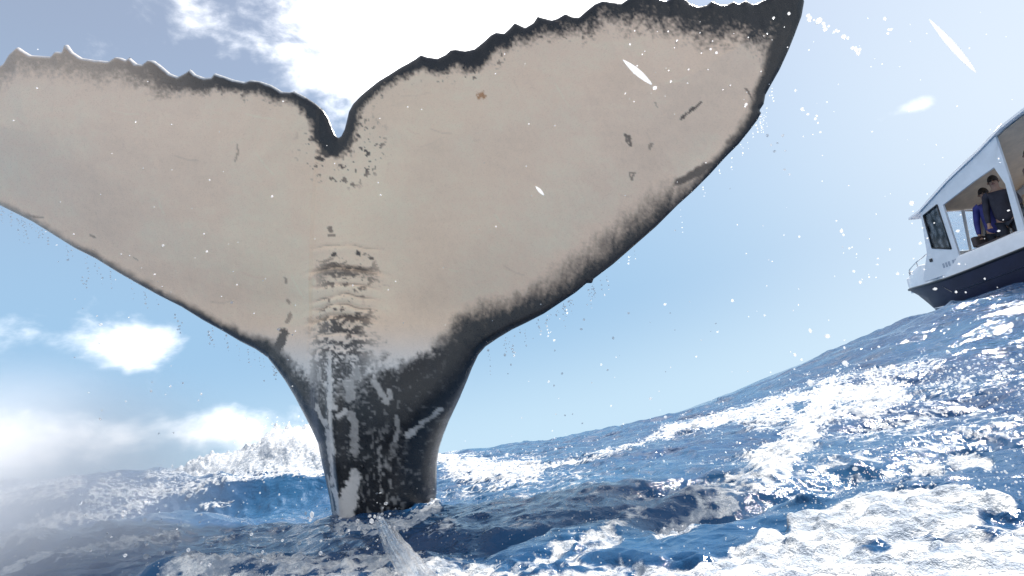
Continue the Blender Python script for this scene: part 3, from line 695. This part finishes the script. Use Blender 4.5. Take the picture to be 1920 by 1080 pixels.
    for y in (-.98, -.02, .94):
        MB().tube([(1.60, y + .02, 1.5), (1.45, y + .02, 2.5)], .04, 6).build('windscreen_post', WHITE, root)
    for ya, yb in ((-.93, -.05), (.03, .92)):
        MB().add([(1.585, ya, 1.52), (1.585, yb, 1.52), (1.445, yb, 2.49), (1.445, ya, 2.49)], [(0, 1, 2, 3)]).build('windscreen', GLASS, root)
    # roof slab with lip, lining below
    rx = [1.80, 1.47, .43, -.36, -1.03, -1.55, -3.1]
    r_ = MB(); vv = []; ff = []
    for x in rx:
        z = roof_z(x)
        vv += [(x, 1.13, z - .01), (x, 1.11, z + .05), (x, .6, z + .09), (x, -.6, z + .09), (x, -1.11, z + .05), (x, -1.13, z - .01), (x, 0, z - .012)]
    for i in range(len(rx) - 1):
        for j in range(7): ff.append((i * 7 + j, i * 7 + (j + 1) % 7, i * 7 + 7 + (j + 1) % 7, i * 7 + 7 + j))
    ff += [tuple(range(7)), tuple(range(len(rx) * 7 - 1, len(rx) * 7 - 8, -1))]
    roof = r_.add(vv, ff).build('roof', WHITE, root)
    vv = []; ff = []
    for x in rx[1:]: vv += [(x, 1.02, roof_z(x) - .035), (x, -1.02, roof_z(x) - .035)]
    for i in range(len(rx) - 2): ff.append((2 * i, 2 * i + 1, 2 * i + 3, 2 * i + 2))
    MB().add(vv, ff).build('lining', TAN, roof)
    for s_ in (1, -1):
        m = MB(); m.tube([(x, s_ * 1.02, roof_z(x) + .11) for x in (1.3, .43, -.36, -1.03)], .012, 6)
        for x in (1.2, .3, -.4, -.98): m.tube([(x, s_ * 1.02, roof_z(x) + .04), (x, s_ * 1.02, roof_z(x) + .11)], .012, 6)
        m.build('roof_rail', STEEL, roof, True)
    # inside: helm console, wheel, bench, bulkhead trim
    MB().box(.2, .75, -.95, -.2, .7, 1.42).build('helm_console', TAN, root, bevel=.03)
    MB().box(-.25, .55, .35, .92, .7, 1.22).build('bench_base', TAN, root, bevel=.02)
    MB().box(-.2, .5, .38, .9, 1.22, 1.34).build('bench_cushion', SEATM, root, bevel=.04)
    MB().box(.48, .60, .38, .9, 1.3, 1.55).build('bench_back', SEATM, root, bevel=.04)
    m = MB(); m.tube([(.12, -.55 + .2 * math.cos(a), 1.5 + .2 * math.sin(a)) for a in np.linspace(0, 2 * math.pi, 17)], .016, 6)
    m.tube([(.12, -.75, 1.5), (.12, -.35, 1.5)], .012, 6); m.tube([(.12, -.55, 1.5), (.22, -.55, 1.4)], .02, 6); m.build('steering_wheel', STEEL, root, True)
    m = MB()
    for x0, z0, x1, z1 in ((.86, 1.25, .86, 2.48), (.86, 2.5, -.6, 2.66)): m.tube([(x0, -1.0, z0), (x1, -1.0, z1)], .05, 6)
    m.build('interior_trim', TAN, root)
    MB().tube([(-.62, .95, 1.29), (.05, .95, 1.25), (.6, .95, 1.24)], .028, 8).build('grab_rail', STEEL, root, True)
    # bow rail and a navigation light
    m = MB()
    rail = [(1.95, .80, 1.60), (2.62, .55, 1.57), (3.3, .22, 1.53), (3.6, 0, 1.52), (3.3, -.22, 1.53), (2.62, -.55, 1.57), (1.95, -.80, 1.60)]
    m.tube(rail, .016, 6)
    for x, y, z in rail[1:-1]: m.tube([(x, y * .97, 1.1), (x, y, z)], .013, 6)
    m.build('bow_rail', STEEL, root, True)
    MB().box(2.35, 3.35, -.26, .26, 1.0, 1.32).build('bow_locker', WHITE, root, bevel=.06)
    MB().box(1.52, 1.60, 1.075, 1.10, 1.30, 1.38).build('navigation_light', TRIM, root, bevel=.008)
    REG = material('registration_marks', (.42, .44, .50), .5, var=.1)
    m = MB()
    for x0 in (1.30, 1.22, 1.14, 1.02, .95, .88): MB().box(x0 - .055, x0, 1.076, 1.083, 1.06, 1.17).build('registration_mark', REG, root)
    return root
build_boat()

# ------------------------------------------------------------------ people aboard
def skin_figure(name, joints, edges, radii, mat, parent):
    me = bpy.data.meshes.new(name); me.from_pydata(joints, edges, [])
    o = bpy.data.objects.new(name, me); COL.objects.link(o)
    md = o.modifiers.new('s', 'SKIN'); md.use_smooth_shade = True
    for i, r in enumerate(radii): me.skin_vertices[0].data[i].radius = (r, r * .85) if not isinstance(r, tuple) else r
    me.skin_vertices[0].data[0].use_root = True
    sb = o.modifiers.new('d', 'SUBSURF'); sb.levels = sb.render_levels = 2
    dg = bpy.context.evaluated_depsgraph_get(); ev = bpy.data.meshes.new_from_object(o.evaluated_get(dg))
    o.modifiers.clear(); o.data = ev; ev.materials.clear(); ev.materials.append(mat)
    o.parent = parent
    return o
SKINM = material('skin', (.42, .24, .17), .5, var=.1); HAIR = material('hair', (.05, .03, .02), .6, var=.3)
EYES = material('eyes', (.02, .015, .012), .2, var=.1); LIPS = material('lips', (.32, .12, .10), .45, var=.1)
def person(loc, rz, shirt, trousers, label, lean=0.0, arm='down', hold=None):
    root = empty('person', boat_matrix(loc) @ Matrix.Rotation(rz, 4, 'Z') @ Matrix.Scale(1.14, 4))
    tag(root, label, 'person', 'people aboard the boat')
    L_ = lean
    # trunk, neck, head, arms, legs as one surface (facing +X)
    J = [(0, 0, .92), (L_ * .3, 0, 1.12), (L_ * .7, 0, 1.34), (L_, 0, 1.47), (L_ * 1.1, 0, 1.53), (L_ * 1.2 + .01, 0, 1.62), (L_ * 1.2 + .015, 0, 1.72)]
    E = [(i, i + 1) for i in range(6)]; Rr = [(.15, .12), (.14, .11), (.165, .12), (.10, .08), (.055, .055), (.078, .092), (.072, .088)]
    for s_ in (1, -1):
        b = len(J)
        if arm == 'rail' and s_ == 1: A = [(L_ * .9, .19 * s_, 1.40), (L_ + .12, .27 * s_, 1.16), (L_ + .34, .22 * s_, 1.06), (L_ + .42, .21 * s_, 1.05)]
        elif arm == 'camera': A = [(L_ * .9, .19 * s_, 1.40), (L_ + .16, .24 * s_, 1.20), (L_ + .26, .10 * s_, 1.46), (L_ + .28, .07 * s_, 1.52)]
        else: A = [(L_ * .9, .19 * s_, 1.40), (L_ * .6, .25 * s_, 1.12), (L_ * .4 + .08, .26 * s_, .88), (L_ * .4 + .09, .26 * s_, .81)]
        J += A; E += [(3, b), (b, b + 1), (b + 1, b + 2), (b + 2, b + 3)]; Rr += [.062, .047, .034, .036]
        b = len(J); J += [(0, .10 * s_, .84), (.02, .11 * s_, .48), (0, .11 * s_, .09), (.14, .12 * s_, .04)]
        E += [(0, b), (b, b + 1), (b + 1, b + 2), (b + 2, b + 3)]; Rr += [.085, .062, .045, (.045, .035)]
        h = A[-1]
        for q, (dy, ln) in enumerate(((-.03, .05), (-.012, .065), (.006, .07), (.024, .06), (.04, .045))):          # fingers
            c = len(J); ang = .5 if q else 0
            J += [(h[0] + ln * .6, h[1] + dy, h[2] - .005), (h[0] + ln, h[1] + dy * .95, h[2] - .02 - .02 * ang)]
            E += [(b - 1, c), (c, c + 1)]; Rr += [.010, .009]
    body = skin_figure('body', J, E, Rr, SKINM, root)
    # clothing: shells over trunk/arms and legs
    Jc = [(0, 0, .80)] + J[1:4]; Ec = [(0, 1), (1, 2), (2, 3)]; Rc = [(.185, .155), (.168, .14), (.185, .14), (.11, .095)]
    k = 0
    for s_ in (1, -1):
        off = 7 + k * 18; b = len(Jc); Jc = Jc + [J[off], J[off + 1], J[off + 2]]; Ec += [(3, b), (b, b + 1), (b + 1, b + 2)]; Rc += [.078, .062, .048]; k += 1
    skin_figure('jacket', Jc, Ec, Rc, shirt, root)
    Jt = [(0, 0, .95)]; Et = []; Rt = [(.165, .135)]; k = 0
    for s_ in (1, -1):
        off = 7 + k * 18 + 4; b = len(Jt); Jt += [J[off], J[off + 1], J[off + 2]]; Et += [(0, b), (b, b + 1), (b + 1, b + 2)]; Rt += [.102, .08, .066]; k += 1
    skin_figure('trousers', Jt, Et, Rt, trousers, root)
    hx = J[6][0]
    m = MB()                                                    # hair cap
    vv = []; ff = []; nr, ns = 6, 14
    for i in range(nr + 1):
        a = math.pi * .5 * i / nr * 1.15
        for j in range(ns):
            w = 2 * math.pi * j / ns; drop = 1.0 if math.cos(w) > .3 else 1.25
            vv.append((hx - .018 + .098 * math.sin(a * drop if a * drop < 2.2 else 2.2) * math.cos(w), .084 * math.sin(a * drop if a * drop < 2.2 else 2.2) * math.sin(w), 1.70 + .115 * math.cos(a * drop if a * drop < 2.2 else 2.2)))
    for i in range(nr):
        for j in range(ns): ff.append((i * ns + j, i * ns + (j + 1) % ns, (i + 1) * ns + (j + 1) % ns, (i + 1) * ns + j))
    m.add(vv, ff).build('hair', HAIR, root, True)
    for s_ in (1, -1):
        MB().tube([(hx + .072, .030 * s_, 1.685), (hx + .088, .030 * s_, 1.685)], [.013, .010], 8).build('eye', EYES, root, True)
        MB().tube([(hx - .01, .072 * s_, 1.665), (hx - .012, .088 * s_, 1.675)], [.026, .022], 8).build('ear', SKINM, root, True)
    MB().tube([(hx + .070, 0, 1.69), (hx + .108, 0, 1.655), (hx + .08, 0, 1.645)], [.012, .018, .014], 8).build('nose', SKINM, root, True)
    MB().tube([(hx + .075, -.026, 1.612), (hx + .088, 0, 1.610), (hx + .075, .026, 1.612)], .009, 6).build('mouth', LIPS, root, True)
    return root
DARKJ = material('dark_jacket', (.045, .04, .055), .8, var=.3); BLUEJ = material('blue_jacket', (.05, .05, .22), .75, var=.25)
BROWNJ = material('brown_jacket', (.17, .10, .08), .8, var=.25); JEANS = material('dark_trousers', (.03, .032, .045), .85, var=.25)
person((.02, .50, .70), math.radians(125), DARKJ, JEANS, 'person in dark clothing standing behind the large cabin opening', .05, 'rail')
person((.36, .46, .56), math.radians(128), BLUEJ, JEANS, 'person in blue jacket standing at the helm further inside the cabin', .04, 'down')
person((-1.22, .80, .74), math.radians(80), BROWNJ, JEANS, 'person in brown top at the aft opening by the picture edge', .06, 'down')

# ------------------------------------------------------------------ spray, foam clots, drops
def droplet_material(name, white, glow=.78):
    m = bpy.data.materials.new(name); m.use_nodes = True; t = m.node_tree; b = t.nodes['Principled BSDF']
    oc = N(t, 'ShaderNodeTexCoord'); n = N(t, 'ShaderNodeTexNoise', ins={'Scale': 60.0, 'Detail': 2.0}); L(t, oc.outputs['Object'], n.inputs['Vector'])
    mr = N(t, 'ShaderNodeMapRange', ins={3: .75, 4: .95}); L(t, n.outputs['Fac'], mr.inputs[0])
    cb = N(t, 'ShaderNodeCombineColor'); [L(t, mr.outputs[0], cb.inputs[i]) for i in range(3)]; L(t, cb.outputs[0], b.inputs['Base Color'])
    b.inputs['Roughness'].default_value = .6 if white else .06; b.inputs['IOR'].default_value = 1.33
    b.inputs['Transmission Weight'].default_value = 0.0 if white else .8
    tl = N(t, 'ShaderNodeBsdfTranslucent'); L(t, cb.outputs[0], tl.inputs['Color'])            # light from behind glows through
    ms = N(t, 'ShaderNodeMixShader', ins={0: .72 if white else glow}); L(t, b.outputs[0], ms.inputs[1]); L(t, tl.outputs[0], ms.inputs[2])
    tp = N(t, 'ShaderNodeBsdfTransparent'); mt = N(t, 'ShaderNodeMixShader', ins={0: .42 if white else .5}); L(t, ms.outputs[0], mt.inputs[1]); L(t, tp.outputs[0], mt.inputs[2])
    L(t, mt.outputs[0], t.nodes['Material Output'].inputs['Surface'])
    return m
FOAMM = droplet_material('foam_clots', True); DROPM = droplet_material('water_drops', False)
def ico(sub):
    bm = bmesh.new(); bmesh.ops.create_icosphere(bm, subdivisions=sub, radius=1.0)
    v = np.array([p.co for p in bm.verts]); bm.faces.ensure_lookup_table(); f = np.array([[q.index for q in p.verts] for p in bm.faces]); bm.free(); return v, f
ICO1, ICO2 = ico(1), ico(2)
def blobs(name, C, R, mat, ico_=ICO1, wob=.3, stretch=None):
    v, f = ico_; n = len(C)
    k = 1 + wob * (rng.random((n, len(v))) - .5) * 2
    P = v[None] * k[..., None] * np.asarray(R)[:, None, None]
    P = P * (1 + .5 * (rng.random((n, 1, 3)) - .5))
    if stretch is not None: P = P + v[None] @ np.eye(3) * 0 + (P @ stretch[..., None]) * stretch[:, None, :]
    V = (P + np.asarray(C)[:, None]).reshape(-1, 3)
    Fq = (f[None] + (np.arange(n) * len(v))[:, None, None]).reshape(-1, 3)
    return mesh_obj(name, V, Fq, mat)
def pixel_points(px, py, Yd):
    r = ray(px, py); return CAM + r * ((np.asarray(Yd) - CAM[1]) / r[:, 1])[:, None]
V3, su, sv, sF, sdv, ok = SEA_DATA
def pick(wt, n):
    p = wt * sdv * ok; p = p / p.sum(); return rng.choice(len(p), n, p=p)
dist = np.linalg.norm(V3 - CAM, axis=1)
# granular white water lying on the churned patches
i = pick(np.clip(sF, 0, 1.2) ** 1.3 * (dist > 1.0) * (dist < 6.9), 9000)
rad = np.exp(rng.normal(.2, .45, len(i))) * dist[i] / 1000 * .95 * np.clip(dist[i] / 4, .65, 1)
up = np.abs(rng.normal(0, 1, len(i))) * .004 * dist[i] * rng.random(len(i))
tag(blobs('foam_clots', V3[i] + np.stack([rng.normal(0, .01, len(i)), rng.normal(0, .01, len(i)), up], 1), rad, FOAMM, wob=.45), 'white clots of foam strewn over the churned water', 'foam', kind='stuff')
# glinting drops just over the chop
i = pick(((su > 250) * .35 + (su > 1450) * (sv > 660) * 1.2) * (dist > .8) * (dist < 7) * (sv > 700), 2600)
rad = np.exp(rng.normal(.2, .4, len(i))) * dist[i] / 1000 * .75
up = np.abs(rng.normal(0, 1, len(i))) * .02 * dist[i]
sea_drops = (V3[i] + np.stack([rng.normal(0, .02, len(i)), rng.normal(0, .02, len(i)), up], 1), rad)
# burst of white water behind the stock
BURST = [(392, 884), (430, 856), (462, 836), (486, 818), (506, 804), (535, 798), (556, 812), (590, 814), (640, 830), (690, 856), (600, 862), (545, 866), (500, 876), (450, 884)]
bx = rng.uniform(385, 700, 9000); by = rng.uniform(790, 888, 9000); m_ = inside_poly(bx, by, BURST); bx, by = bx[m_], by[m_]
bd, _, _ = polyline_dist(bx, by, BURST, True)
depth = 7.55 + .0006 * (by - 800) * 0 + rng.normal(0, .07, len(bx))
rad = np.exp(rng.normal(.9, .45, len(bx))) * np.clip(.5 + bd / 14, .5, 1.6) * depth / 1000
tag(blobs('splash', pixel_points(bx, by, depth)[:700], rad[:700] * .36, FOAMM), 'burst of white water breaking behind the base of the whale tail', 'splash', kind='stuff')
# drops flung off the splash
fx = np.concatenate([rng.uniform(420, 620, 40), rng.normal(545, 40, 25)]); fy = np.concatenate([rng.uniform(780, 850, 40), rng.normal(802, 8, 25)])
# airborne spray: clear drops hanging over the whole scene
cl = []
def cluster(n, x0, x1, y0, y1, Ya, Yb, pxm, pxs):
    x = rng.uniform(x0, x1, n); y = rng.uniform(y0, y1, n); Y = rng.uniform(Ya, Yb, n)
    cl.append((pixel_points(x, y, Y), np.exp(rng.normal(math.log(pxm), pxs, n)) * Y / 1000))
def trail(pts, n, jit, Yd, pxm):
    P = np.array(pts, float); t = np.sort(rng.random(n)) * (len(P) - 1); k = np.minimum(t.astype(int), len(P) - 2); q = P[k] + (t - k)[:, None] * (P[k + 1] - P[k])
    q = q + rng.normal(0, jit, q.shape); Y = np.full(n, Yd) + rng.normal(0, .03, n)
    cl.append((pixel_points(q[:, 0], q[:, 1], Y), np.exp(rng.normal(math.log(pxm), .3, n)) * Y / 1000))
trail([(1505, 28), (1530, 40), (1560, 58), (1590, 75), (1620, 108)], 20, 3, 1.6, 3.8)
trail([(1600, 85), (1622, 100)], 4, 4, 1.5, 3.2)
trail([(1610, 10), (1655, 40), (1690, 75)], 4, 5, 1.4, 3.2)
trail([(1480, 170), (1500, 190), (1520, 215), (1545, 240)], 8, 8, 1.6, 2.6)
trail([(1440, 230), (1475, 300), (1500, 310)], 8, 12, 1.7, 2.4)
trail([(1570, 400), (1590, 480), (1620, 540)], 10, 14, 1.5, 2.2)
cluster(70, 1430, 1900, 10, 560, .9, 2.2, 1.6, .4)
cluster(26, 1680, 1900, 380, 600, 1.0, 2.0, 1.9, .4)
cluster(60, 900, 1500, 560, 800, .8, 2.2, 1.7, .4)
cluster(50, 100, 560, 420, 830, .8, 2.2, 1.5, .4)
cluster(80, 20, 1450, 60, 620, .8, 1.9, 1.3, .35)
cluster(36, 1180, 1480, 20, 200, .9, 1.7, 1.9, .3)
cluster(40, 100, 560, 960, 1075, .7, 1.6, 2.0, .5)
cluster(40, 560, 740, 960, 1050, .8, 1.6, 2.4, .4)
cluster(30, 1480, 1700, 600, 800, 1.0, 2.0, 2.6, .5)
trail([(700, 955), (712, 968), (745, 1010), (800, 1070)], 40, 14, 1.2, 2.0)
# drips off the leading edges of the flukes
for (x, y) in ((330, 590), (338, 605), (333, 612), (392, 622), (395, 632), (155, 520), (163, 527), (1008, 600), (1012, 615), (1026, 600), (1028, 618), (1062, 575), (960, 648), (966, 655), (1420, 235), (1180, 482), (90, 446), (20, 400)):
    for k in range(3): cl.append((pixel_points(np.array([x + rng.normal(0, 2)]), np.array([y + 6 * k]), np.array([2.45])), np.array([2.0 * 2.45 / 1000])))
for edge in (LEAD_L[12:-5], LEAD_R[4:30]):
    E_ = np.array(edge, float)
    for q in range(42):
        t_ = rng.random() * (len(E_) - 1.001); k = int(t_); p = E_[k] + (t_ - k) * (E_[k + 1] - E_[k]); nd = rng.integers(2, 7); st = rng.uniform(4, 9)
        yy = p[1] + 3 + np.cumsum(rng.uniform(.5, 1.5, nd) * st); xx = p[0] + 1 + rng.normal(0, 1.2, nd) + (yy - p[1]) * .12
        cl.append((pixel_points(xx, yy, np.full(nd, 2.35)), np.exp(rng.normal(.15, .3, nd)) * 2.35 / 1000))
cl.append(sea_drops); cl.append((pixel_points(fx, fy, np.full(len(fx), 7.8)), np.full(len(fx), 2.0 * 7.8 / 1000)))
tag(blobs('spray_drops', np.concatenate([c[0] for c in cl]), np.concatenate([c[1] for c in cl]), DROPM, wob=.12), 'clear water drops flying over the sea and round the tail', 'spray', kind='stuff')
# three long drops falling close to the lens
for (x0, y0, x1, y1, Yd, w, lab) in ((1742, 36, 1830, 136, .9, 7, 'long pale drop falling in open sky above the boat'), (1168, 112, 1222, 158, .9, 7, 'long pale drop in front of the right lobe of the tail'), (1004, 349, 1020, 366, 1.0, 3.5, 'tiny pale drop in front of the centre of the right lobe')):
    a, b = at(x0, y0, Yd), at(x1, y1, Yd); m = MB(); n = 11; sc_ = Yd / 1000
    m.tube([tuple(a + (b - a) * k / (n - 1)) for k in range(n)], [max(.12, math.sin(math.pi * min(1, (k + .3) / n)) ** .9) * w * sc_ for k in range(n)], 10)
    tag(m.build('water_drop', FOAMM, None, True), lab, 'drop', 'long drops near the lens')
# spout of clear water leaping from the bottom of the picture towards the tail
pts = [(709, 967, 1.55), (714, 980, 1.45), (724, 1000, 1.3), (740, 1027, 1.15), (757, 1052, 1.02), (775, 1078, .92), (800, 1112, .82), (830, 1150, .74)]
PP = np.array(pts, float); ts_ = np.linspace(0, len(pts) - 1, 60)
pts = np.stack([np.interp(ts_, np.arange(len(PP)), PP[:, k]) for k in range(3)], 1); wpx = np.interp(ts_, np.arange(len(PP)), [5, 12, 18, 23, 26, 29, 33, 36])
C = [at(*p) for p in pts]
V = []; Fq = []; K = 40
for i, (c, p, w) in enumerate(zip(C, pts, wpx)):
    d = C[min(i + 1, len(C) - 1)] - C[max(i - 1, 0)]; d = d / np.linalg.norm(d)
    a = np.cross(d, np.array([0, 1.0, 0])); a /= np.linalg.norm(a); b = np.cross(d, a)
    for j in range(K):
        th = 2 * math.pi * j / K
        q_ = np.array([math.cos(th) * 1.6 + 5]); z_ = np.array([math.sin(th) * 1.6 + 5 + i * .02])
        fl = 1 + .13 * math.sin(4 * th + i * .05) + .07 * math.sin(9 * th - i * .07) + .14 * fbm(q_ + i * .03, z_ + i * .05, 3, 150, .6)[0]      # fluted strands
        V.append(c + (a * math.cos(th) + b * math.sin(th) * .55) * w * p[2] / 1000 * fl)
for i in range(len(C) - 1):
    for j in range(K): Fq.append((i * K + j, i * K + (j + 1) % K, (i + 1) * K + (j + 1) % K, (i + 1) * K + j))
Fq.append(tuple(range(K))[::-1]); Fq.append(tuple((len(C) - 1) * K + j for j in range(K)))
JETM = droplet_material('aerated_water', False, .16)
tag(mesh_obj('water_spout', V, Fq, JETM), 'slanting spout of pale clear water at the foot of the tail', 'water spout')

# ------------------------------------------------------------------ mist low on the left added for the lens veil; spray over the splash
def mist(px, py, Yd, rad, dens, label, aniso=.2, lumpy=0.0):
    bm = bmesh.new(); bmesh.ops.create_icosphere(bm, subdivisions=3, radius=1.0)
    me = bpy.data.meshes.new('spray_and_veil_mist'); bm.to_mesh(me); bm.free()
    m = bpy.data.materials.new('spray_and_veil_mist'); m.use_nodes = True; t = m.node_tree; t.nodes.remove(t.nodes['Principled BSDF'])
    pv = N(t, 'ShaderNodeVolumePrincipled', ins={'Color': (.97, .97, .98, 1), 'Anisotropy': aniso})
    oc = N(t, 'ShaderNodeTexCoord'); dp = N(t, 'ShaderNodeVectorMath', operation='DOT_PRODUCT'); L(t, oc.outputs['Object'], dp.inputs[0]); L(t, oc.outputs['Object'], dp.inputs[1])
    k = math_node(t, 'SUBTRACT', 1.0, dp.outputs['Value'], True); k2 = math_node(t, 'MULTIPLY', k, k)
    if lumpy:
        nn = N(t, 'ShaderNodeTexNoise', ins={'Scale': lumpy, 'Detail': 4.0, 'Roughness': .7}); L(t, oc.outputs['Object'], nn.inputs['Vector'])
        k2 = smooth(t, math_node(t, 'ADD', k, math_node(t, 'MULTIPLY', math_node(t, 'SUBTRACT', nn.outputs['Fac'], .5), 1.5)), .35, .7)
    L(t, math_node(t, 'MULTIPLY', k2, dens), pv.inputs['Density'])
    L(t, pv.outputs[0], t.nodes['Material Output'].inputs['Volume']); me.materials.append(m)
    o = bpy.data.objects.new('spray_and_veil_mist', me); COL.objects.link(o); o.location = at(px, py, Yd); o.scale = rad
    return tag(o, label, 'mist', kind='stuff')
mist(-80, 965, 1.7, (1.0, .8, .52), 2.7, 'white mist low at left, mostly standing in for the veil on the lens')
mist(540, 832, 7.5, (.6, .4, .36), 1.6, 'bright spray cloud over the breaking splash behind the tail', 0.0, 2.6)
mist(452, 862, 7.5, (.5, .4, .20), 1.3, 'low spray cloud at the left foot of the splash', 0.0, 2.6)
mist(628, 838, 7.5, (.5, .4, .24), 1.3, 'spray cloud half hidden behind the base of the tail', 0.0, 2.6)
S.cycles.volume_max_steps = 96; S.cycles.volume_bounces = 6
